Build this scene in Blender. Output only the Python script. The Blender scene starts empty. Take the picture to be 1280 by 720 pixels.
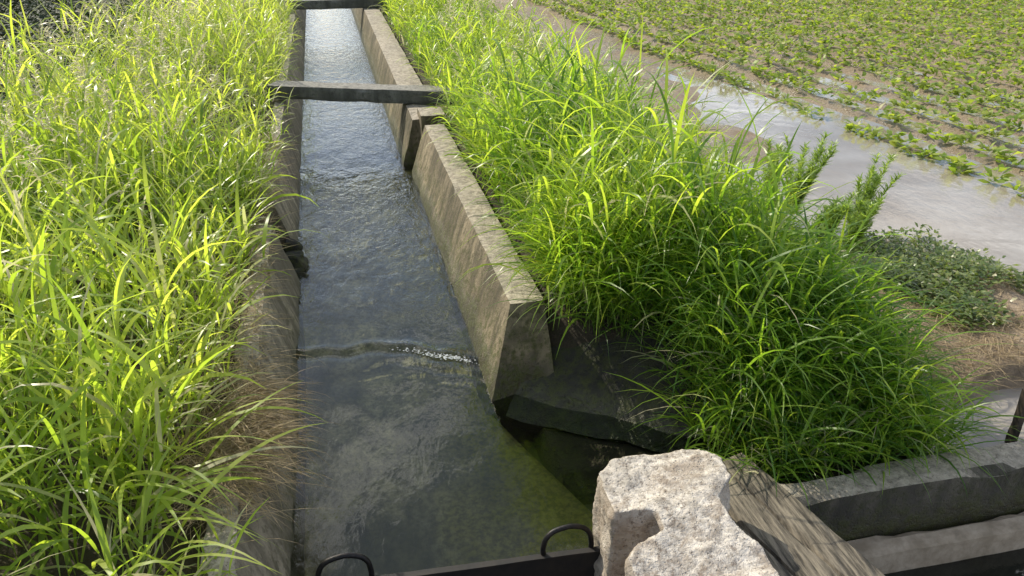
import bpy, bmesh, math, random
import numpy as np
from mathutils import Vector, noise as mn
rng=np.random.default_rng(7); random.seed(7)
scene=bpy.context.scene
# ---------------------------------------------------------------- helpers
def lattice(seed):
    return np.random.default_rng(seed).random((256,256))
LAT=[lattice(i+50) for i in range(6)]
def vnoise(x,y,sc,k=0):
    L=LAT[k%6]; x=np.asarray(x,float)/sc+37.3*k+1000; y=np.asarray(y,float)/sc+11.7*k+1000
    xi=np.floor(x).astype(int); yi=np.floor(y).astype(int); fx=x-xi; fy=y-yi
    fx=fx*fx*(3-2*fx); fy=fy*fy*(3-2*fy)
    a=L[xi%256,yi%256]; b=L[(xi+1)%256,yi%256]; c=L[xi%256,(yi+1)%256]; d=L[(xi+1)%256,(yi+1)%256]
    return (a*(1-fx)+b*fx)*(1-fy)+(c*(1-fx)+d*fx)*fy-.5
def ss(a,b,x):
    t=np.clip((np.asarray(x,float)-a)/(b-a),0,1); return t*t*(3-2*t)
def mk(name,V,F,mat,col=None,smooth=True,parent=None):
    V=np.asarray(V,np.float32); F=np.asarray(F,np.int32)
    me=bpy.data.meshes.new(name); n=F.shape[1]
    me.vertices.add(len(V)); me.vertices.foreach_set('co',V.ravel())
    me.loops.add(F.size); me.loops.foreach_set('vertex_index',F.ravel())
    me.polygons.add(len(F)); me.polygons.foreach_set('loop_start',np.arange(0,F.size,n,dtype=np.int32))
    me.polygons.foreach_set('loop_total',np.full(len(F),n,np.int32))
    me.polygons.foreach_set('use_smooth',np.full(len(F),smooth,bool))
    me.update(calc_edges=True)
    if col is not None:
        a=me.color_attributes.new('Col','FLOAT_COLOR','POINT'); a.data.foreach_set('color',np.asarray(col,np.float32).ravel())
    me.validate()
    me.materials.append(mat)
    o=bpy.data.objects.new(name,me); scene.collection.objects.link(o)
    if parent: o.parent=parent
    return o
class NT:
    def __init__(s,name):
        s.m=bpy.data.materials.new(name); s.m.use_nodes=True; s.t=s.m.node_tree; s.t.nodes.clear()
        s.out=s.n('ShaderNodeOutputMaterial'); s.pos=s.n('ShaderNodeNewGeometry').outputs['Position']
    def n(s,t,**k):
        q=s.t.nodes.new(t)
        for a,b in k.items():
            if a.startswith('_'): setattr(q,a[1:],b)
            else: s.set(q,a.replace('__',' '),b)
        return q
    def set(s,q,k,b):
        i=q.inputs[int(k[1:])] if (k[0]=='i' and k[1:].isdigit()) else q.inputs[k]
        if isinstance(b,bpy.types.NodeSocket): s.t.links.new(b,i)
        else: i.default_value=b
    def noise(s,scale,detail=4,vec=None,rough=.55,dist=0):
        q=s.n('ShaderNodeTexNoise',Scale=scale,Detail=detail,Roughness=rough,Distortion=dist,Vector=vec or s.pos); return q.outputs['Fac']
    def mr(s,v,a,b,c=0.,d=1.):
        q=s.n('ShaderNodeMapRange',Value=v); 
        for i,x in enumerate((a,b,c,d)): q.inputs[i+1].default_value=x
        return q.outputs[0]
    def mix(s,f,a,b,bt='MIX'):
        q=s.n('ShaderNodeMix',_data_type='RGBA',_blend_type=bt)
        s.set(q,'i0',f); s.set(q,'i6',a if isinstance(a,bpy.types.NodeSocket) else (*a,1)); s.set(q,'i7',b if isinstance(b,bpy.types.NodeSocket) else (*b,1))
        return q.outputs[2]
    def math(s,op,a,b=0.):
        q=s.n('ShaderNodeMath',_operation=op); s.set(q,'i0',a); s.set(q,'i1',b); return q.outputs[0]
    def map(s,sc,rot=(0,0,0)):
        q=s.n('ShaderNodeMapping',Vector=s.pos); q.inputs['Scale'].default_value=sc; q.inputs['Rotation'].default_value=rot; return q.outputs[0]
    def bump(s,h,d,st=1.,nrm=None):
        q=s.n('ShaderNodeBump',Height=h,Distance=d,Strength=st)
        if nrm: s.set(q,'Normal',nrm)
        return q.outputs[0]
    def done(s,sh): s.t.links.new(sh,s.out.inputs['Surface']); return s.m
    def pr(s,**k):
        return s.n('ShaderNodeBsdfPrincipled',**k).outputs[0]

# ---------------------------------------------------------------- materials
def concrete(name,light,mid,dark,wet=.09,moss=.5,topbright=True,speck=0.,top=(.54,.47,.38)):
    t=NT(name)
    n1=t.noise(5,6); n2=t.noise(28,5,rough=.7); n3=t.noise(1.6,4)
    c=t.mix(t.mr(n1,.35,.65),mid,light)
    c=t.mix(t.mr(n2,.50,.66,0,.85),c,dark)
    c=t.mix(t.mr(n3,.42,.62,0,.75),c,dark)
    vor=t.n('ShaderNodeTexVoronoi',Scale=70.,Vector=t.pos).outputs['Distance']
    c=t.mix(t.mr(vor,.12,.02,0,.6),c,tuple(x*.5 for x in dark))
    streak=t.noise(9,4,vec=t.map((1,1.6,.12)))
    c=t.mix(t.mr(streak,.46,.62,0,.75),c,dark)
    z=t.n('ShaderNodeSeparateXYZ',Vector=t.pos).outputs['Z']
    zz=t.math('ADD',z,t.math('MULTIPLY',t.math('SUBTRACT',n1,.5),.2))
    w=t.mr(zz,wet+.07,wet-.04)
    c=t.mix(t.math('MULTIPLY',w,.85),c,(.045,.042,.022))
    mo=t.math('MULTIPLY',t.mr(zz,wet+.3,wet),t.mr(n2,.44,.60,0,moss))
    c=t.mix(mo,c,(.075,.085,.015))
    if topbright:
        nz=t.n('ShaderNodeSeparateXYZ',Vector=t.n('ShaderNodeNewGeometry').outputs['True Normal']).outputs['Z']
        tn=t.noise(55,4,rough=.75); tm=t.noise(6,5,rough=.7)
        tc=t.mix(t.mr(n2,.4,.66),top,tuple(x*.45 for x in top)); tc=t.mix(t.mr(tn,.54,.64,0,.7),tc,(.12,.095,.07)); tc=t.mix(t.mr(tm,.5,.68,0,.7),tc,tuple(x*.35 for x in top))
        c=t.mix(t.math('MULTIPLY',t.mr(nz,.7,.95),.8),c,tc)  # upward faces lightened: sunlit tops painted into the colour
    if speck:
        sn=t.noise(38,5,rough=.8); c=t.mix(t.mr(sn,.54,.63,0,speck),c,(.17,.13,.10)); sn=t.noise(7,5,rough=.7); c=t.mix(t.mr(sn,.50,.64,0,speck*.75),c,(.28,.215,.16))
    b=t.bump(n2,.010); b=t.bump(t.mr(vor,0,.25),.004,nrm=b); b=t.bump(t.noise(120,3),.003,nrm=b)
    r=t.mr(w,0,1,.9,.35)
    return t.done(t.pr(Base__Color=c,Roughness=r,Normal=b))
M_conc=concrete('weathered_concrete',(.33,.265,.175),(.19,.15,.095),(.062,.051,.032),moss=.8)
M_left=concrete('brightened_concrete',(.42,.36,.27),(.28,.235,.17),(.12,.10,.07),wet=.03,moss=.3)  # base colour lightened to make up for shade on the left wall
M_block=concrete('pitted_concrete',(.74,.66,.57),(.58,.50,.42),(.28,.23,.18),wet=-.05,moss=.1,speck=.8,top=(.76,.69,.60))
M_dark=concrete('damp_shaded_concrete',(.04,.037,.032),(.028,.026,.022),(.014,.014,.011),wet=.03,moss=.6,topbright=False)  # damp, and near-black to put the wing wall's shade into the colour
M_side=concrete('side_wall_concrete',(.15,.13,.10),(.08,.07,.055),(.03,.027,.022),wet=.05,moss=.4,top=(.52,.45,.36))  # shaded face and sunlit top are both painted into the colours
M_beam=concrete('beam_concrete',(.24,.235,.21),(.15,.145,.125),(.06,.06,.05),wet=-5,moss=0,top=(.36,.34,.30))

def bedmat():
    t=NT('canal_bed'); n=t.noise(2.6,6,dist=.5); n2=t.noise(9,6,vec=t.map((1.5,.8,1)),rough=.7); n3=t.noise(45,4,rough=.7)
    sp=t.n('ShaderNodeSeparateXYZ',Vector=t.pos)
    c=t.mix(t.mr(n,.40,.60),(.13,.115,.055),(.40,.34,.19)); c=t.mix(t.mr(n2,.42,.62,0,.75),c,(.07,.065,.03)); c=t.mix(t.mr(n3,.45,.65,0,.6),c,(.08,.07,.035))
    algae_refl=t.math('MULTIPLY',t.mr(t.math('ADD',sp.outputs['X'],t.math('MULTIPLY',t.math('SUBTRACT',n,.5),.9)),.2,.42),.8)
    c=t.mix(algae_refl,c,t.mix(t.mr(n3,.4,.6),(.20,.17,.03),(.09,.08,.02)))  # olive band by right wall: algae, plus the wall's reflection painted in
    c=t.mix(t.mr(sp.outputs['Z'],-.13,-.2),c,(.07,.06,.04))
    return t.done(t.pr(Base__Color=c,Roughness=.8,Normal=t.bump(n2,.01)))
M_bed=bedmat()
def watermat(name,tint,mud=None,bumpamt=1.,mudfac=0.5,sc=1.):
    t=NT(name)
    a=t.noise(14*sc,3,vec=t.map((1.,.55,1)),dist=.6); b=t.noise(45*sc,3,vec=t.map((1,.6,1)),dist=.4); big=t.noise(1.3,2)
    amp=t.n('ShaderNodeAttribute',_attribute_name='Col').outputs['Fac'] if mud is None else t.mr(big,.4,.65,.2,1)
    h=t.math('ADD',t.math('MULTIPLY',a,1.),t.math('MULTIPLY',b,.28))
    h=t.math('MULTIPLY',h,amp)
    nb=t.bump(h,.012*bumpamt)
    fr=t.n('ShaderNodeFresnel',IOR=1.33,Normal=nb).outputs[0]
    gl=t.n('ShaderNodeBsdfGlossy',Roughness=.03,Normal=nb,Color=(1,1,1,1)).outputs[0]
    tr=t.n('ShaderNodeBsdfTransparent',Color=(*tint,1)).outputs[0]
    if mud:
        df=t.n('ShaderNodeBsdfDiffuse',Color=t.mix(t.mr(t.noise(1.6,5),.35,.65),mud,tuple(x*f for x,f in zip(mud,(.72,.66,.58))))).outputs[0]
        m=t.n('ShaderNodeMixShader',Fac=mudfac); t.set(m,'i1',tr); t.set(m,'i2',df); tr=m.outputs[0]
    m=t.n('ShaderNodeMixShader',Fac=t.math('MULTIPLY',fr,1.4)); t.set(m,'i1',tr); t.set(m,'i2',gl)
    return t.done(m.outputs[0])
M_water=watermat('canal_water_surface',(.83,.88,.82))
M_mud=watermat('muddy_water',(.5,.45,.38),mud=(.50,.45,.39),bumpamt=.35,mudfac=.7)
M_dw=watermat('dark_water',(.3,.3,.25),mud=(.03,.035,.03),bumpamt=.5,mudfac=.6)

def leafmat(name,c0,c1,c2,dry=(.60,.54,.36),trans=.55,rough=.34,tb=2.2):
    t=NT(name)
    at=t.n('ShaderNodeAttribute',_attribute_name='Col'); s=t.n('ShaderNodeSeparateColor',Color=at.outputs['Color'])
    r,g,b=s.outputs[0],s.outputs[1],s.outputs[2]
    c=t.mix(t.mr(r,0,.5),c0,c1); c=t.mix(t.mr(r,.5,1),c,c2)
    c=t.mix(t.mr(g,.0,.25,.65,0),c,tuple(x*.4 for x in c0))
    tc=t.mix(1.,c,(tb,tb*1.0,tb*.42),'MULTIPLY')
    tc=t.mix(b,tc,dry); c=t.mix(b,c,dry)
    p=t.pr(Base__Color=c,Roughness=rough)
    tl=t.n('ShaderNodeBsdfTranslucent',Color=tc).outputs[0]
    m=t.n('ShaderNodeMixShader',Fac=trans); t.set(m,'i1',p); t.set(m,'i2',tl)
    return t.done(m.outputs[0])
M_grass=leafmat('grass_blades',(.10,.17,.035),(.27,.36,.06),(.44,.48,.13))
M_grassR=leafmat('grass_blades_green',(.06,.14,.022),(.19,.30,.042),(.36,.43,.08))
M_crop=leafmat('crop_leaves',(.13,.21,.03),(.22,.31,.05),(.32,.37,.08),tb=2.,trans=.45,rough=.5)
M_weed=leafmat('weed_leaves',(.08,.13,.04),(.14,.19,.055),(.25,.29,.10),tb=1.9,trans=.4)
M_feather=leafmat('feathery_leaves',(.12,.20,.05),(.20,.30,.08),(.32,.40,.13),tb=2.,trans=.45)
M_dkweed=leafmat('dark_weed_leaves',(.02,.035,.014),(.03,.055,.018),(.05,.08,.03),tb=1.3,trans=.2,rough=.7,dry=(.05,.05,.03))
M_straw=leafmat('straw',(.2,.15,.09),(.2,.15,.09),(.2,.15,.09),dry=(.44,.34,.21),trans=.25,rough=.8)

def groundmat():
    t=NT('soil')
    at=t.n('ShaderNodeAttribute',_attribute_name='Col'); s=t.n('ShaderNodeSeparateColor',Color=at.outputs['Color'])
    n=t.noise(3,6,rough=.65); n2=t.noise(25,5,rough=.7)
    c=t.mix(t.mr(n,.35,.65),(.035,.027,.018),(.075,.058,.038))
    f=t.mix(t.mr(n,.35,.65),(.25,.185,.12),(.38,.29,.20)); f=t.mix(t.mr(n2,.5,.7,0,.6),f,(.13,.10,.07))
    c=t.mix(s.outputs[0],c,f)
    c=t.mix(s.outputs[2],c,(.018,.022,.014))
    w=t.math('MULTIPLY',s.outputs[1],t.mr(n,.35,.6))
    c=t.mix(t.math('MULTIPLY',w,.6),c,(.13,.095,.065))
    p=t.n('ShaderNodeBsdfPrincipled',Base__Color=c,Roughness=t.mr(w,0,1,.95,.2),Normal=t.bump(n2,.025,nrm=t.bump(n,.04)))
    t.set(p,'Specular IOR Level',t.math('MULTIPLY',t.math('SUBTRACT',1.,s.outputs[2]),.5))
    return t.done(p.outputs[0])
M_ground=groundmat()
def simple(name,c1,c2,rough,metal=0.,sc=30,bd=.002,stretch=(1,1,1),rot=(0,0,0)):
    t=NT(name); n=t.noise(sc,6,vec=t.map(stretch,rot),rough=.65)
    c=t.mix(t.mr(n,.38,.62),c1,c2)
    return t.done(t.pr(Base__Color=c,Roughness=rough,Metallic=metal,Normal=t.bump(n,bd)))
M_steel=simple('rusty_dark_steel',(.010,.009,.009),(.022,.017,.014),.7,.0,sc=18)
M_handle=simple('dark_rebar',(.012,.012,.013),(.03,.024,.022),.45,.5,sc=60)
M_wood=simple('weathered_wood',(.05,.042,.032),(.26,.22,.165),.85,0,sc=16,bd=.01,stretch=(5,.45,1),rot=(0,0,-.22))
M_post=simple('dark_post',(.02,.015,.012),(.06,.045,.03),.8,0,sc=30)
M_foam=simple('foam',(.6,.63,.66),(.85,.87,.88),.3,0,sc=60)
M_silt=simple('silt',(.26,.205,.14),(.42,.34,.25),.8,0,sc=14,bd=.006)

# ---------------------------------------------------------------- terrain
ROWANG=-.10; ROWSP=.43
def rowu(x,y): return (x-4.62-ROWANG*(y-4.4)*1.0)
def height(x,y):
    x=np.asarray(x,float); y=np.asarray(y,float)
    n=vnoise(x,y,.6,0)*.06+vnoise(x,y,.17,1)*.025
    h=np.full(np.broadcast(x,y).shape,.30)+n
    lx=-2.5+.5*ss(6,9,y)
    h=h-ss(lx,lx-1.2,x)*1.1+ss(-7,-10,x)*1.1
    xe=2.36+vnoise(x,y,1.3,2)*.35
    f=ss(xe-.3,xe+.45,x)
    u=rowu(x,y)
    ridge=np.cos(2*math.pi*u/ROWSP)*.028*ss(-.1,.1,u)
    shore=ss(1.7,.3,x-xe+vnoise(x,y,.5,1)*.5)*(.015+.10*ss(4.8,6.3,y))
    field=.05+shore+ridge+ss(-.3,.35,u)*.04+np.clip(u,0,30)*.004+ss(6.5,10,y)*.05+ss(10,16,y)*.05+vnoise(x,y,.9,3)*.05+vnoise(x,y,.22,4)*.03
    h=h*(1-f)+field*f
    sh=ss(3.7,3.1,y)*ss(2.0,2.4,x)*ss(3.6,3.2,x)
    h=h*(1-sh)+(.19+n)*sh
    e=2.27+vnoise(x,y,.25,5)*.10
    pd=ss(e+.05,e-.02,y)*ss(2.0,2.10,x+vnoise(x,y,.2,1)*.1)*ss(4.2,3.6,x)
    h=h-.20*ss(2.6,2.0,y)*ss(1.2,1.4,x)*ss(2.6,2.2,x)
    h=h*(1-pd)+.03*pd
    d=(x-.62)*.518+(y-2.75)*.855
    bay=ss(.46,.12,d)*ss(1.5,1.3,x)
    h=np.where((x>.6)&(y<3.6),h*(1-bay)+(-.08)*bay,h)
    tr=((x>-.41)&(x<.72))
    h=np.where(tr&(y>.75),-.6,h)
    h=np.where((x>-.41)&(x<1.34)&(y<2.36)&(y>.75)&(d<0.02),-.6,h)
    h=np.where((x>1.2)&(y<1.8)&(y>.75),-.6,h)
    return h
def axis(lo,hi,fine,a,b):
    m=list(np.arange(a,b,fine)); s=fine; p=b
    while p<hi: m.append(p); s*=1.12; p+=s
    m.append(hi); s=fine; p=a-fine
    while p>lo: m.insert(0,p); s*=1.12; p-=s
    m.insert(0,lo); return np.array(m)
xs=axis(-400,400,.045,-4.2,7.5); ys=axis(-300,600,.05,.5,10)
X,Y=np.meshgrid(xs,ys,indexing='ij'); Z=height(X,Y)
def gridfaces(nx,ny):
    i=np.arange(nx-1)[:,None]; j=np.arange(ny-1)[None,:]; a=(i*ny+j); 
    return np.stack([a,a+ny,a+ny+1,a+1],-1).reshape(-1,4)
fld=ss(2.4,2.8,X); wetm=ss(2.4,2.7,X)*ss(10,6.,X+.0*Y)*ss(18,10,Y)*ss(3.2,3.7,Y); dk=ss(-2.1,-2.8,X)*ss(-18,-12,X)  # dk: ditch ground coloured dark, standing in for shade there
extra=ss(2.1,2.35,X)*ss(3.6,3.2,Y)*.9
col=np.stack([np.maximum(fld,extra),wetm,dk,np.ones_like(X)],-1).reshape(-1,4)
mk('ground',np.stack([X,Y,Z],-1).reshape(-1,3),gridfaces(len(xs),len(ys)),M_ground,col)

# ---------------------------------------------------------------- concrete pieces
def resample(P,step):
    out=[];cor=[]
    for k in range(len(P)):
        a=np.array(P[k],float); b=np.array(P[(k+1)%len(P)],float); n=max(1,int(round(np.linalg.norm(b-a)/step)))
        for i in range(n): out.append(a+(b-a)*i/n); cor.append(i==0)
    return np.array(out),cor
def sweep(name,P,y0f,y1f,mat,step=.03,jit=.0022,chip=.007,org=(0,0,0),ang=0.,parent=None):
    pts,cor=resample(P,step); c=pts.mean(0); m=len(pts)
    L=abs(y1f(c[1])-y0f(c[1])); n=max(2,int(L/(step*1.2)))
    V=[]
    for j in range(n+1):
        t=j/n
        for k,(px,pz) in enumerate(pts):
            y=y0f(pz)*(1-t)+y1f(pz)*t
            q=Vector((px,y,pz)); nn=mn.noise_vector(q*5)*jit*1.6+mn.noise_vector(q*23)*jit*.7
            pull=0
            if cor[k] or j in (0,n):
                ch=max(0,mn.noise(Vector((px,y*1.0,pz))*6.3+Vector((5,3,1)))-.1); pull=.004+chip*ch*4
            d=np.array([c[0]-px,c[1]-pz]); dl=np.linalg.norm(d)+1e-6; d=d/dl*pull
            yy=y+nn.y
            if j==0: yy+= pull*.6*(1 if cor[k] else 0)
            x2,z2=px+nn.x+d[0],pz+nn.z+d[1]
            ca,sa=math.cos(ang),math.sin(ang)
            V.append((org[0]+x2*ca-yy*sa,org[1]+x2*sa+yy*ca,org[2]+z2))
    bm=bmesh.new(); vs=[bm.verts.new(v) for v in V]
    for j in range(n):
        for k in range(m):
            a=j*m+k;b=j*m+(k+1)%m
            bm.faces.new((vs[a],vs[b],vs[b+m],vs[a+m]))
    bm.faces.new(vs[:m][::-1]); bm.faces.new(vs[-m:])
    bmesh.ops.recalc_face_normals(bm,faces=bm.faces)
    me=bpy.data.meshes.new(name); bm.to_mesh(me); bm.free(); me.materials.append(mat)
    o=bpy.data.objects.new(name,me); scene.collection.objects.link(o)
    if parent: o.parent=parent
    return o
def empty(name):
    e=bpy.data.objects.new(name,None); scene.collection.objects.link(e); return e
cf=lambda v:(lambda z:v)
cw=empty('canal_wall')
sweep('near_section',[(.455,-.25),(.545,0),(.672,.384),(.825,.384),(.86,-.25)],lambda z:2.84+.17*max(0,z)/.384,cf(6.02),M_conc,parent=cw)
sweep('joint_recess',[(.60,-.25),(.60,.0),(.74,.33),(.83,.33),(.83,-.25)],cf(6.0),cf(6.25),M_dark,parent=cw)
sweep('far_section',[(.43,-.25),(.50,0),(.60,.384),(.83,.384),(.85,-.25)],cf(6.22),cf(40),M_conc,step=.06,parent=cw)
sweep('joint_post',[(.655,.2),(.655,.43),(.85,.43),(.85,.2)],cf(6.12),cf(6.38),M_conc,parent=cw)
lw=empty('canal_wall')
sweep('near_section',[(-.20,-.25),(-.268,0),(-.385,.36),(-.475,.36),(-.50,-.25)],cf(1.2),cf(4.25),M_left,jit=.005,chip=.02,parent=lw)
sweep('far_section',[(-.22,-.25),(-.285,0),(-.40,.36),(-.48,.36),(-.50,-.25)],cf(4.62),cf(40),M_left,step=.06,parent=lw)
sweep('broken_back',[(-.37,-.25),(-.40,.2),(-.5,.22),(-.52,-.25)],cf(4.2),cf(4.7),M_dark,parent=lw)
sweep('concrete_cross_beam',[(-.11,0),(-.11,.115),(.11,.115),(.11,0)],cf(-.82),cf(.94),M_beam,org=(.27,6.93,.388),ang=math.radians(-90-21.3),chip=.006)
sweep('concrete_cross_beam',[(-.12,0),(-.12,.13),(.12,.13),(.12,0)],cf(-.8),cf(.8),M_beam,org=(.2,12.9,.388),ang=math.radians(-90),chip=.004)
def slab(name,quad,th,mat,n=24):
    q=[Vector(v) for v in quad]
    nrm=(q[1]-q[0]).cross(q[3]-q[0]).normalized()
    if nrm.z<0:nrm=-nrm
    bm=bmesh.new(); top={}
    for i in range(n+1):
        for j in range(n+1):
            s,t=i/n,j/n
            p=(q[0]*(1-s)+q[1]*s)*(1-t)+(q[3]*(1-s)+q[2]*s)*t
            top[i,j]=bm.verts.new(p+mn.noise_vector(p*7)*.014+mn.noise_vector(p*25)*.004)
    for i in range(n):
        for j in range(n): bm.faces.new((top[i,j],top[i+1,j],top[i+1,j+1],top[i,j+1]))
    r=bmesh.ops.extrude_face_region(bm,geom=bm.faces[:])
    for v in r['geom']:
        if isinstance(v,bmesh.types.BMVert): v.co-=nrm*th
    bmesh.ops.recalc_face_normals(bm,faces=bm.faces)
    me=bpy.data.meshes.new(name); bm.to_mesh(me); bm.free(); me.materials.append(mat)
    o=bpy.data.objects.new(name,me); scene.collection.objects.link(o); return o
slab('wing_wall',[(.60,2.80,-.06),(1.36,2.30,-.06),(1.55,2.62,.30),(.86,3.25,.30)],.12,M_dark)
fy=np.concatenate([np.arange(.8,3.5,.03),np.linspace(3.5,40,160)])
ed=np.where(fy<2.86,.54+(2.86-fy)*.36,.72)
cols=[]
for k in range(41): cols.append((-.4+(ed+.4)*k/40,0))
cols.append((ed+.012,1)); cols.append((ed+.02,1)); cols.append((np.where(fy<2.95,1.42,.76),1))
X=np.stack([np.broadcast_to(c[0],fy.shape) for c in cols]); Y=np.broadcast_to(fy,X.shape)
dp=np.array([c[1] for c in cols])[:,None]*np.ones_like(X)
Z=-.075+vnoise(X,Y,.3,2)*.02+.04*ss(3.25,3.5,Y-(.2-X)*.4)
Z=np.where(dp>0,-.24,Z); Z=np.where(Y<1.84,-.4,Z)
mk('canal_floor',np.stack([X,Y,Z],-1).reshape(-1,3),gridfaces(X.shape[0],X.shape[1]),M_bed)
wx=np.linspace(-.36,1.38,88); wy=np.concatenate([np.arange(1.85,4.8,.018),np.linspace(4.82,40,500)])
X,Y=np.meshgrid(wx,wy,indexing='ij')
def weir(X): return 3.43-.02*np.sin((X+.3)*9)+.012*np.sin(X*31)-.38*np.clip(X-.12,0,1)-.10*(X+.27)
dd=Y-weir(X)
Z=.012*ss(-.02,.03,dd)+.004*np.exp(-((dd-.035)/.02)**2)-.004*np.exp(-((dd+.025)/.02)**2)
Z=Z+.003*np.sin(dd*60+vnoise(X,Y,.1,1)*5)*np.exp(-((dd+.08)/.12)**2)*ss(.05,.35,X)
amp=.14+.45*ss(3.4,3.9,Y)+.6*ss(4.2,4.6,Y)*ss(6.5,5.5,Y)+.9*np.exp(-((dd)/.07)**2)*ss(0,.3,X)+.8*ss(.72,.95,X)*ss(2.8,2.45,Y+.0*X)+.45*ss(6,9,Y)
Z=Z+vnoise(X,Y,.09,3)*.007*ss(3.9,4.5,Y)*ss(8,6,Y)+vnoise(X,Y,.05,4)*.007*ss(.7,.9,X)+vnoise(X,Y,.16,2)*.003
F=gridfaces(len(wx),len(wy)); Vv=np.stack([X,Y,Z],-1).reshape(-1,3)
F=F[~((Vv[F[:,2],0]>.68)&(Vv[F[:,2],1]>2.98))]
col=np.stack([amp,amp,amp,np.ones_like(amp)],-1).reshape(-1,4)
mk('canal_water',Vv,F,M_water,col)
def sheet(name,x0,x1,y0,y1,z,mat,n=2):
    X,Y=np.meshgrid(np.linspace(x0,x1,n),np.linspace(y0,y1,n),indexing='ij')
    return mk(name,np.stack([X,Y,0*X+z],-1).reshape(-1,3),gridfaces(n,n),mat,np.tile((.3,.3,.3,1.),(n*n,1)))
sheet('flood_water',2.5,11,2.65,15,.092,M_mud)
sheet('puddle_water',1.95,4.3,1.9,2.45,.10,M_mud)
sheet('channel_water',1.3,6,.8,1.80,-.10,M_dw)
sheet('outlet_water',-.36,.8,.8,1.80,-.12,M_dw)
bm=bmesh.new()
for i in range(260):
    x=random.triangular(.15,.56,.45) if random.random()<.7 else random.gauss(.43,.04); y0=float(weir(np.array(x)))
    y=y0+random.gauss(-.006,.009); r=random.uniform(.0008,.0034)
    res=bmesh.ops.create_icosphere(bm,subdivisions=1,radius=r)
    for v in res['verts']: v.co=Vector((v.co.x*1.8+x,v.co.y+y,v.co.z*.6+.003+.012*min(1,max(0,(y-y0+.02)/.05))))
me=bpy.data.meshes.new('foam'); bm.to_mesh(me); bm.free(); me.materials.append(M_foam)
for p in me.polygons:p.use_smooth=True
scene.collection.objects.link(bpy.data.objects.new('foam',me))
sc=empty('side_channel_wall')
sweep('wall_body',[(-.06,-.6),(-.06,.2),(.065,.2),(.065,-.6)],cf(0),cf(5.),M_side,org=(1.30,1.835,0),ang=math.radians(-90),chip=.012,parent=sc)
sweep('silt_ledge',[(.075,-.5),(.072,0),(.15,-.012),(.18,-.5)],cf(.1),cf(5.),M_silt,org=(1.30,1.835,0),ang=math.radians(-90),chip=.012,parent=sc)
sweep('plank_pier',[(1.05,-.6),(1.05,.165),(1.33,.165),(1.33,-.6)],cf(.9),cf(1.98),M_dark)
pl=empty('wooden_plank_walkway')
for i in range(3):
    w=.118; x0=i*(w+.004)
    sweep('board_%d'%(i+1),[(x0,0),(x0,.034),(x0+w,.034),(x0+w,0)],cf(-.1),cf(.72-(i==1)*.012+(i==0)*.01),M_wood,step=.02,jit=.0015,chip=.004,org=(1.115,1.27,.168+.002*(i==1)),ang=math.radians(13),parent=pl)
poly=[(.675,1.83),(.74,1.885),(.86,1.895),(1.04,1.885),(1.09,1.82),(1.075,1.72),(1.0,1.64),(.995,1.57),(1.05,1.47),(1.05,1.2),(.66,1.2),(.66,1.5),(.70,1.555),(.785,1.57),(.785,1.635),(.665,1.65)]
bm=bmesh.new(); vs=[bm.verts.new((x,y,.40)) for x,y in poly]; f=bm.faces.new(vs)
if f.normal.z<0: f.normal_flip()
r=bmesh.ops.extrude_face_region(bm,geom=[f])
for v in r['geom']:
    if isinstance(v,bmesh.types.BMVert): v.co.z=-.5
bmesh.ops.recalc_face_normals(bm,faces=bm.faces)
me=bpy.data.meshes.new('concrete_block'); bm.to_mesh(me); bm.free(); me.materials.append(M_block)
o=bpy.data.objects.new('concrete_block',me); scene.collection.objects.link(o)
m=o.modifiers.new('r','REMESH'); m.mode='VOXEL'; m.voxel_size=.008
dg=bpy.context.evaluated_depsgraph_get(); me2=bpy.data.meshes.new_from_object(o.evaluated_get(dg)); o.modifiers.clear(); o.data=me2
N=[v.normal.copy() for v in me2.vertices]
for v,nn in zip(me2.vertices,N):
    q=v.co.copy(); horiz=Vector((nn.x,nn.y,0)).length
    a=.5+.5*min(1,horiz)
    crack=max(0,mn.noise(q*8+Vector((3,1,7)))-.15)
    d=mn.noise(q*4)*.016*a+mn.noise(q*13)*.009+mn.noise(q*45)*.004+mn.noise(q*90)*.002-crack*.045*a
    edge=max(0,q.z-.375)/.025
    v.co=q+nn*d - Vector((nn.x,nn.y,.6*horiz))*.006*edge
    v.co.z-=.05*max(0,min(1,(1.62-q.y)/.2))*(1 if q.z>.2 else 0)
for p in me2.polygons:p.use_smooth=True
if not me2.materials: me2.materials.append(M_block)
g=empty('sluice_gate')
sweep('gate_plate',[(-.006,-.42),(-.006,.13),(.006,.13),(.006,-.42)],cf(0),cf(.97),M_steel,step=.04,jit=.001,chip=.001,org=(-.26,1.83,0),ang=math.radians(-90-2.5),parent=g)
sweep('top_flange',[(-.008,.131),(-.008,.139),(.022,.139),(.022,.131)],cf(0),cf(.97),M_steel,step=.04,jit=.001,chip=.001,org=(-.26,1.83,0),ang=math.radians(-90-2.5),parent=g)
def tube(name,pts,r,mat,parent):
    cu=bpy.data.curves.new(name,'CURVE'); cu.dimensions='3D'; cu.bevel_depth=r; cu.bevel_resolution=4; cu.resolution_u=8
    s=cu.splines.new('BEZIER'); s.bezier_points.add(len(pts)-1)
    for b,p in zip(s.bezier_points,pts): b.co=p; b.handle_left_type=b.handle_right_type='AUTO'
    o=bpy.data.objects.new(name,cu); scene.collection.objects.link(o); 
    dg=bpy.context.evaluated_depsgraph_get(); me=bpy.data.meshes.new_from_object(o.evaluated_get(dg)); bpy.data.objects.remove(o)
    me.materials.clear(); me.materials.append(mat); o=bpy.data.objects.new(name,me); scene.collection.objects.link(o); o.parent=parent; return o
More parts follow.
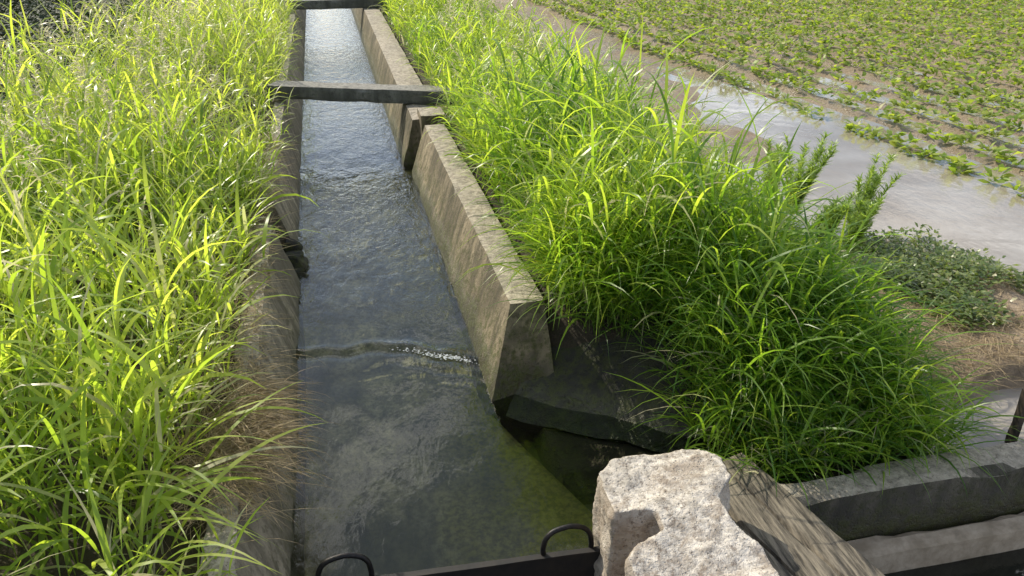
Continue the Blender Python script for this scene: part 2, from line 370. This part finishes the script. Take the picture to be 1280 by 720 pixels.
for i,cx in enumerate((-.10,.585)):
    y=1.835-(cx+.26)*.044; z=.135
    tube('handle_%d'%(i+1),[(cx-.078,y,z-.01),(cx-.08,y,z+.03),(cx-.062,y+.004,z+.072),(cx-.02,y+.006,z+.09),(cx+.03,y+.006,z+.088),(cx+.064,y+.004,z+.066),(cx+.076,y,z+.025),(cx+.075,y,z-.01)],.0085,M_handle,g)
sweep('wooden_post',[(-.014,0),(-.014,.3),(.014,.3),(.014,0)],cf(-.014),cf(.014),M_post,step=.01,jit=.002,org=(2.40,1.99,.05))
bm=bmesh.new()
for c,r in (((-.31,4.43,.04),.08),((-.27,4.3,-.02),.055),((-.33,4.56,.06),.06)):
    res=bmesh.ops.create_icosphere(bm,subdivisions=3,radius=r)
    for v in res['verts']:
        q=v.co+Vector(c); v.co=q+mn.noise_vector(q*14)*.035; 
me=bpy.data.meshes.new('dark_rocks'); bm.to_mesh(me); bm.free(); me.materials.append(M_dark)
scene.collection.objects.link(bpy.data.objects.new('dark_rocks',me))

# ---------------------------------------------------------------- vegetation
def blades(base,az,L,e0,e1,w,roll,rnd,dry,seg=6):
    N=len(az); s=np.linspace(0,1,seg+1)
    e=e0[:,None]+(e1-e0)[:,None]*(s[None,:]**1.25)
    em=(e[:,1:]+e[:,:-1])/2; dl=L[:,None]/seg
    r=np.concatenate([np.zeros((N,1)),np.cumsum(np.cos(em)*dl,1)],1); z=np.concatenate([np.zeros((N,1)),np.cumsum(np.sin(em)*dl,1)],1)
    ca,sa=np.cos(az)[:,None],np.sin(az)[:,None]
    P=np.stack([base[:,0:1]+r*ca,base[:,1:2]+r*sa,base[:,2:3]+z],-1)
    side=np.stack([-sa+0*r,ca+0*r,0*r],-1); nr=np.stack([-np.sin(e)*ca,-np.sin(e)*sa,np.cos(e)],-1)
    rl=roll[:,None,None]*(0.3+s[None,:,None])
    sd=side*np.cos(rl)+nr*np.sin(rl)
    prof=np.minimum(1,.4+2.6*s)*np.clip(1-s**2.4,0.02,1)
    W=(w[:,None]*prof[None,:])[...,None]*.5
    V=np.stack([P-sd*W,P+sd*W],2).reshape(-1,3)
    b=(np.arange(N)*(seg+1)*2)[:,None]+(np.arange(seg)*2)[None,:]
    F=np.stack([b,b+1,b+3,b+2],-1).reshape(-1,4)
    C=np.empty((N,seg+1,2,4)); C[...,0]=rnd[:,None,None]; C[...,1]=s[None,:,None]; C[...,2]=dry[:,None,None]; C[...,3]=1
    return V,F,C.reshape(-1,4)
def merge(parts):
    V=[];F=[];C=[];o=0
    for v,f,c in parts: V.append(v);F.append(f+o);C.append(c);o+=len(v)
    return np.concatenate(V),np.concatenate(F),np.concatenate(C)
def stalks(x,y,h,K=7,leafL=(.22,.42),w=.011,lean=(0,0),leansd=.22,drypct=.05,rndoff=0.,z0=None,el=(48,82),droop=(35,125),seg=6):
    n=len(x); z=height(x,y) if z0 is None else z0
    lx=lean[0]+rng.normal(0,leansd,n); ly=lean[1]+rng.normal(0,leansd,n)
    tone=np.clip(rng.normal(.5,.22,n)+rndoff+vnoise(x,y,.7,2)*.6,0,1)
    parts=[]
    f=np.tile(np.linspace(.08,1,K),(n,1))+rng.normal(0,.05,(n,K)); f=np.clip(f,.02,1)
    H=h[:,None]
    B=np.stack([x[:,None]+lx[:,None]*H*f**2,y[:,None]+ly[:,None]*H*f**2,z[:,None]-.02+H*f*(1-.15*(lx**2+ly**2)[:,None])],-1).reshape(-1,3)
    azl=(rng.uniform(0,6.28,n)[:,None]+np.arange(K)[None,:]*math.pi+rng.normal(0,.6,(n,K)))
    ax=np.cos(azl)+lx[:,None]*1.2; ay=np.sin(azl)+ly[:,None]*1.2; azl=np.arctan2(ay,ax).ravel()
    N=n*K; ff=f.ravel()
    L=rng.uniform(leafL[0],leafL[1],N)*(.75+.35*np.repeat(h/h.mean(),K))*(1-.25*ff)
    e0=np.radians(rng.uniform(el[0],el[1],N)); e1=e0-np.radians(rng.uniform(droop[0],droop[1],N))
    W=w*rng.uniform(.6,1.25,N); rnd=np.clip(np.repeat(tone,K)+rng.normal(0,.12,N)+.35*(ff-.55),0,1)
    dry=(rng.random(N)<drypct*(1.6-1.0*ff)).astype(float)*rng.uniform(.5,1,N)
    parts.append(blades(B,azl,L,e0,e1,W,rng.normal(0,.5,N),rnd,dry,seg))
    st=np.hypot(lx,ly); az=np.arctan2(ly,lx)
    parts.append(blades(np.stack([x,y,z-.03],-1),az,h*1.05,np.full(n,math.pi/2),math.pi/2-np.clip(st*1.6,0,1.2),np.full(n,.006),rng.uniform(0,3,n),tone*.8,rng.random(n)*.25,seg=4))
    return merge(parts)
def seedheads(x,y,h):
    n=len(x); z=height(x,y); az=rng.uniform(0,6.28,n); sp=rng.uniform(.1,.45,n)
    out=[blades(np.stack([x,y,z],-1),az,h,np.full(n,1.5),1.5-sp*1.5,np.full(n,.004),rng.uniform(0,3,n),np.full(n,.7),np.full(n,.5),seg=5)]
    em=1.5-sp*.65; tx=x+np.cos(em)*h*np.cos(az)*.98; ty=y+np.cos(em)*h*np.sin(az)*.98; tz=z+np.sin(em)*h*.98
    K=26; f=np.tile(np.linspace(0,1,K),n); r=lambda a:np.repeat(a,K); N=n*K
    e=r(1.5-sp*1.5); L=.15
    B=np.stack([r(tx)-np.cos(e)*np.cos(r(az))*L*f,r(ty)-np.cos(e)*np.sin(r(az))*L*f,r(tz)-np.sin(e)*L*f],-1)
    out.append(blades(B,r(az)+rng.normal(0,1.2,N),rng.uniform(.02,.05,N),rng.uniform(.2,1.2,N),rng.uniform(-.6,.4,N),rng.uniform(.005,.010,N),rng.normal(0,1,N),np.full(N,.8),np.ones(N),seg=2))
    return merge(out)
def scatter(n,x0,x1,y0,y1,keep):
    x=rng.uniform(x0,x1,n); y=rng.uniform(y0,y1,n); k=keep(x,y); return x[k],y[k]
parts=[]
def keepL(x,y): return (x>-2.5+.65*ss(4.5,8,y)+.3*vnoise(x,y,1.,1)-.25*ss(5,2,y)*3)&(x<-.50-.06*ss(2.6,2.2,y)+.05*vnoise(x,y,.3,2))&(vnoise(x,y,.45,0)>-.30)
x,y=scatter(1700,-3.6,-.48,1.15,5.2,keepL); h=rng.uniform(.28,.62,len(x))*(1+.9*vnoise(x,y,.7,3))*(1-.35*ss(-.9,-.5,x))
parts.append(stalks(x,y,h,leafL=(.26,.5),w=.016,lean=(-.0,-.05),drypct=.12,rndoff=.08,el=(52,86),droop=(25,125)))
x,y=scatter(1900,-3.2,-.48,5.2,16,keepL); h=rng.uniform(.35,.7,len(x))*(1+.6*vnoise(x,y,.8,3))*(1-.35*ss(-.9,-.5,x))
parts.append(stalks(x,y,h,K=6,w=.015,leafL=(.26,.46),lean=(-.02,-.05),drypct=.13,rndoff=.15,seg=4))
x,y=scatter(560,-.72,-.46,1.5,15,lambda x,y:vnoise(x,y,.5,1)>-.12); h=rng.uniform(.12,.34,len(x))
parts.append(stalks(x,y,h,K=6,leafL=(.18,.34),w=.009,lean=(.26,-.05),drypct=.3,seg=5))
x,y=scatter(420,-2.9,-1.6,2.5,9,keepL); h=rng.uniform(.6,.95,len(x))
parts.append(stalks(x,y,h,K=6,leafL=(.3,.5),w=.013,leansd=.15,seg=5))
n=30; x=rng.uniform(-.75,-.5,n); y=rng.uniform(1.5,2.2,n)
parts.append(blades(np.stack([x,y,np.full(n,.45)],-1),rng.normal(-.2,.7,n),rng.uniform(.35,.6,n),rng.uniform(.5,1.1,n),rng.uniform(-.9,-.2,n),rng.uniform(.012,.018,n),rng.normal(0,.4,n),rng.uniform(.5,1,n),(rng.random(n)<.2)*.8,seg=10))
x,y=scatter(800,-3.,-.8,2.6,13,keepL); parts.append(seedheads(x,y,rng.uniform(.65,1.0,len(x))*(1-.2*ss(-1.1,-.7,x))))
V,F,C=merge(parts); mk('tall_grass',V,F,M_grass,C)
parts=[]
def limR(x,y): return 2.04-.16*ss(2.4,2.8,y)*ss(4.6,3.6,y)+.22*vnoise(x,y,.9,1)
def keepR(x,y):
    d=(x-.62)*.518+(y-2.75)*.855
    return (x>.90+.04*vnoise(x,y,.3,2))&(x<limR(x,y))&((d>.37)|((x>1.32)&(y>1.98+.25*ss(2.2,1.5,x))))
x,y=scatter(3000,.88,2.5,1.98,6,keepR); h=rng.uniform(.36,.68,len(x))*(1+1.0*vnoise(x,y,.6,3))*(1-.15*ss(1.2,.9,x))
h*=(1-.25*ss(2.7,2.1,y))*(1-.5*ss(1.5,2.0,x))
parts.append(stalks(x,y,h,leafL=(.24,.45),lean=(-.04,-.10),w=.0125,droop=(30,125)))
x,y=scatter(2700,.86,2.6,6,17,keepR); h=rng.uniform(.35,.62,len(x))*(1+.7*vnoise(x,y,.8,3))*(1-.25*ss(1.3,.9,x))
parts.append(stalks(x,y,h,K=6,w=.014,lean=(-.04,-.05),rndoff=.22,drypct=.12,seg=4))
x,y=scatter(1000,.93,2.0,2.1,3.5,keepR); h=rng.uniform(.15,.38,len(x))
parts.append(stalks(x,y,h,leafL=(.3,.55),w=.010,lean=(-.2,-.5),rndoff=-.15))
x,y=scatter(520,1.36,2.2,1.95,2.4,lambda x,y:x<2.08+.1*vnoise(x,y,.2,1)); h=rng.uniform(.08,.26,len(x))
parts.append(stalks(x,y,h,K=6,leafL=(.16,.38),w=.009,lean=(.0,-.25),rndoff=-.2,drypct=.1))
x,y=scatter(160,1.0,2.2,4,12,keepR); parts.append(seedheads(x,y,rng.uniform(.6,.85,len(x))))
V,F,C=merge(parts); mk('tall_grass',V,F,M_grassR,C)
n=1900; x=-.44+rng.normal(0,.05,n); y=rng.normal(2.35,.16,n)
V,F,C=blades(np.stack([x,y,np.full(n,.33)+rng.uniform(0,.06,n)],-1),rng.normal(-.3,.8,n),rng.uniform(.08,.30,n),rng.uniform(-.1,.7,n),rng.uniform(-1.3,-.2,n),rng.uniform(.0015,.0035,n),rng.normal(0,1,n),rng.random(n),rng.uniform(.3,1,n),seg=5)
mk('dry_grass_tuft',V,F,M_straw,C)
n=3600; x=rng.uniform(-.62,-.38,n); y=rng.uniform(1.9,6,n)
p1=blades(np.stack([x,y,np.full(n,.35)+rng.uniform(0,.03,n)],-1),rng.uniform(0,6.28,n),rng.uniform(.05,.18,n),rng.uniform(-.1,.4,n),rng.uniform(-.6,.1,n),rng.uniform(.0015,.004,n),rng.normal(0,1,n),rng.random(n),rng.uniform(.6,1,n),seg=3)
n=7000; x=rng.uniform(1.95,3.4,n); y=rng.uniform(2.2,3.4,n); k=vnoise(x,y,.3,4)>-.2*ss(2.9,2.5,y); x=x[k];y=y[k];n=len(x); z=height(x,y)
p2=blades(np.stack([x,y,z+.005],-1),rng.uniform(0,6.28,n),rng.uniform(.05,.16,n),rng.uniform(0,.6,n),rng.uniform(-.4,.1,n),rng.uniform(.0015,.004,n),rng.normal(0,1,n),rng.random(n),rng.uniform(.4,1,n),seg=3)
V,F,C=merge([p1,p2]); mk('dry_grass_litter',V,F,M_straw,C)
def leaves(px,py,pz,rad,hh,nl,size,rndo=0.):
    n=len(px); N=n*nl
    a=rng.uniform(0,6.28,N); r=np.sqrt(rng.random(N))*np.repeat(rad,nl)
    bx=np.repeat(px,nl)+np.cos(a)*r; by=np.repeat(py,nl)+np.sin(a)*r; bz=np.repeat(pz,nl)+rng.random(N)*np.repeat(hh,nl)
    return blades(np.stack([bx,by,bz],-1),a+rng.normal(0,.6,N),size*rng.uniform(.7,1.4,N),rng.uniform(.1,1.1,N),rng.uniform(-.6,.3,N),size*.6*rng.uniform(.7,1.3,N),rng.normal(0,.5,N),np.clip(rng.random(N)+rndo,0,1),(rng.random(N)<.04)*.7,seg=2)
def keepW(x,y): return (y>2.6+.3*vnoise(x,y,.3,2))&(vnoise(x,y,.35,3)>.03-.45*ss(2.8,3.5,y))&(x>2.0)
x,y=scatter(2200,2.0,3.45,2.25,3.9,keepW); x2,y2=scatter(1000,1.9,2.9,3.6,9,lambda x,y:x<2.5+.3*vnoise(x,y,.6,2))
x=np.append(x,x2); y=np.append(y,y2)
V,F,C=leaves(x,y,height(x,y),rng.uniform(.02,.07,len(x)),rng.uniform(.02,.12,len(x)),10,.032); mk('low_weeds',V,F,M_weed,C)
x,y=scatter(2600,-9,-2.7,4,26,lambda x,y:x<9)
V,F,C=leaves(x,y,height(x,y),rng.uniform(.1,.25,len(x)),rng.uniform(.2,.65,len(x)),12,.09,-.2); mk('ditch_weeds',V,F,M_dkweed,C)
def feathery(bx,by,hh,nb,lean):
    z=float(height(bx,by)); P=[]
    for i in range(nb):
        az=random.uniform(0,6.28); sp=random.uniform(.1,.45); H=hh*random.uniform(.65,1)
        n=320; f=rng.uniform(.12,1,n); lx=lean[0]+math.cos(az)*sp; ly=lean[1]+math.sin(az)*sp
        B=np.stack([bx+lx*H*f**1.5,by+ly*H*f**1.5,z+H*f],-1)
        P.append(blades(B,rng.uniform(0,6.28,n),rng.uniform(.04,.09,n)*(1.15-.5*f),rng.uniform(.5,1.2,n),rng.uniform(-.1,.8,n),rng.uniform(.005,.010,n),rng.normal(0,.5,n),np.clip(rng.normal(.7,.2,n),0,1),np.zeros(n),seg=3))
        P.append(blades(np.array([[bx,by,z-.02]]),np.array([math.atan2(ly,lx)]),np.array([H*1.1]),np.array([1.5]),np.array([math.pi/2-math.hypot(lx,ly)*1.3]),np.array([.008]),np.array([.5]),np.array([.3]),np.array([.2]),seg=5))
    V,F,C=merge(P); mk('feathery_weed_plant',V,F,M_feather,C)
feathery(2.78,4.25,.60,8,(.05,-.05)); feathery(2.95,3.85,.62,6,(.32,0)); feathery(2.6,4.2,.56,7,(0,0)); feathery(2.8,3.65,.38,7,(.1,0)); feathery(2.45,3.45,.40,7,(.1,0))
PX=[];PY=[]
for r in range(0,54):
    yy=np.arange(2.2,34,.085 if r<24 else .13); 
    yy=yy+rng.normal(0,.03,len(yy)); u=r*ROWSP+rng.normal(0,.022,len(yy))
    xx=4.62+u+ROWANG*(yy-4.4)
    dens=.70+.45*ss(.5,4,r*ROWSP)+.3*ss(6,10,yy)+vnoise(xx,yy,.9,4)*.9
    k=(rng.random(len(yy))<dens)&(xx>2.9+.8*ss(8.5,7,yy)); PX.append(xx[k]);PY.append(yy[k])
x=np.concatenate(PX);y=np.concatenate(PY)
big=.8+.45*ss(6,10,x+.5*y-2)
V,F,C=leaves(x,y,np.maximum(height(x,y),.07)+.01,rng.uniform(.03,.08,len(x))*big,rng.uniform(.04,.13,len(x))*big,12,.082,.15); mk('crop_rows',V,F,M_crop,C)

# ---------------------------------------------------------------- camera, light, sky
cam=bpy.data.cameras.new('camera'); co=bpy.data.objects.new('camera',cam); scene.collection.objects.link(co)
p=math.atan(.5); yaw=math.atan(.252*math.cos(p))
d=Vector((math.sin(yaw)*math.cos(p),math.cos(yaw)*math.cos(p),-math.sin(p)))
co.location=(0,0,2.0); co.rotation_euler=d.to_track_quat('-Z','Y').to_euler(); cam.lens=28.125; cam.sensor_width=36; cam.clip_end=2000; cam.clip_start=.02
scene.camera=co
az=math.radians(-34); el=math.radians(38)
S=Vector((math.sin(az)*math.cos(el),math.cos(az)*math.cos(el),math.sin(el)))
su=bpy.data.lights.new('sun','SUN'); su.energy=5; su.angle=math.radians(.5); su.color=(1,.93,.76)
so=bpy.data.objects.new('sun',su); scene.collection.objects.link(so); so.rotation_euler=(-S).to_track_quat('-Z','Y').to_euler()
w=bpy.data.worlds.new('World'); scene.world=w; w.use_nodes=True; nt=w.node_tree
sk=nt.nodes.new('ShaderNodeTexSky'); sk.sky_type='NISHITA'; sk.sun_disc=False; sk.sun_elevation=el; sk.sun_rotation=az
tc=nt.nodes.new('ShaderNodeTexCoord'); mp=nt.nodes.new('ShaderNodeMapping'); mp.inputs['Scale'].default_value=(1,1,2.2)
nz=nt.nodes.new('ShaderNodeTexNoise'); nz.inputs['Scale'].default_value=4.; nz.inputs['Detail'].default_value=7
mr=nt.nodes.new('ShaderNodeMapRange'); mr.inputs[1].default_value=.49; mr.inputs[2].default_value=.63; mr.inputs[3].default_value=.0; mr.inputs[4].default_value=.85
mx=nt.nodes.new('ShaderNodeMix'); mx.data_type='RGBA'; mx.inputs[7].default_value=(15.,15.1,15.4,1)  # unseen clouds, added extra bright to lift ambient light and water reflections
L=nt.links.new
L(tc.outputs['Generated'],mp.inputs[0]); L(mp.outputs[0],nz.inputs['Vector']); L(nz.outputs['Fac'],mr.inputs[0]); L(mr.outputs[0],mx.inputs[0]); L(sk.outputs[0],mx.inputs[6])
bg=nt.nodes['Background']; L(mx.outputs[2],bg.inputs[0]); bg.inputs[1].default_value=.15
scene.view_settings.view_transform='Standard'; scene.view_settings.look='None'; scene.view_settings.exposure=0
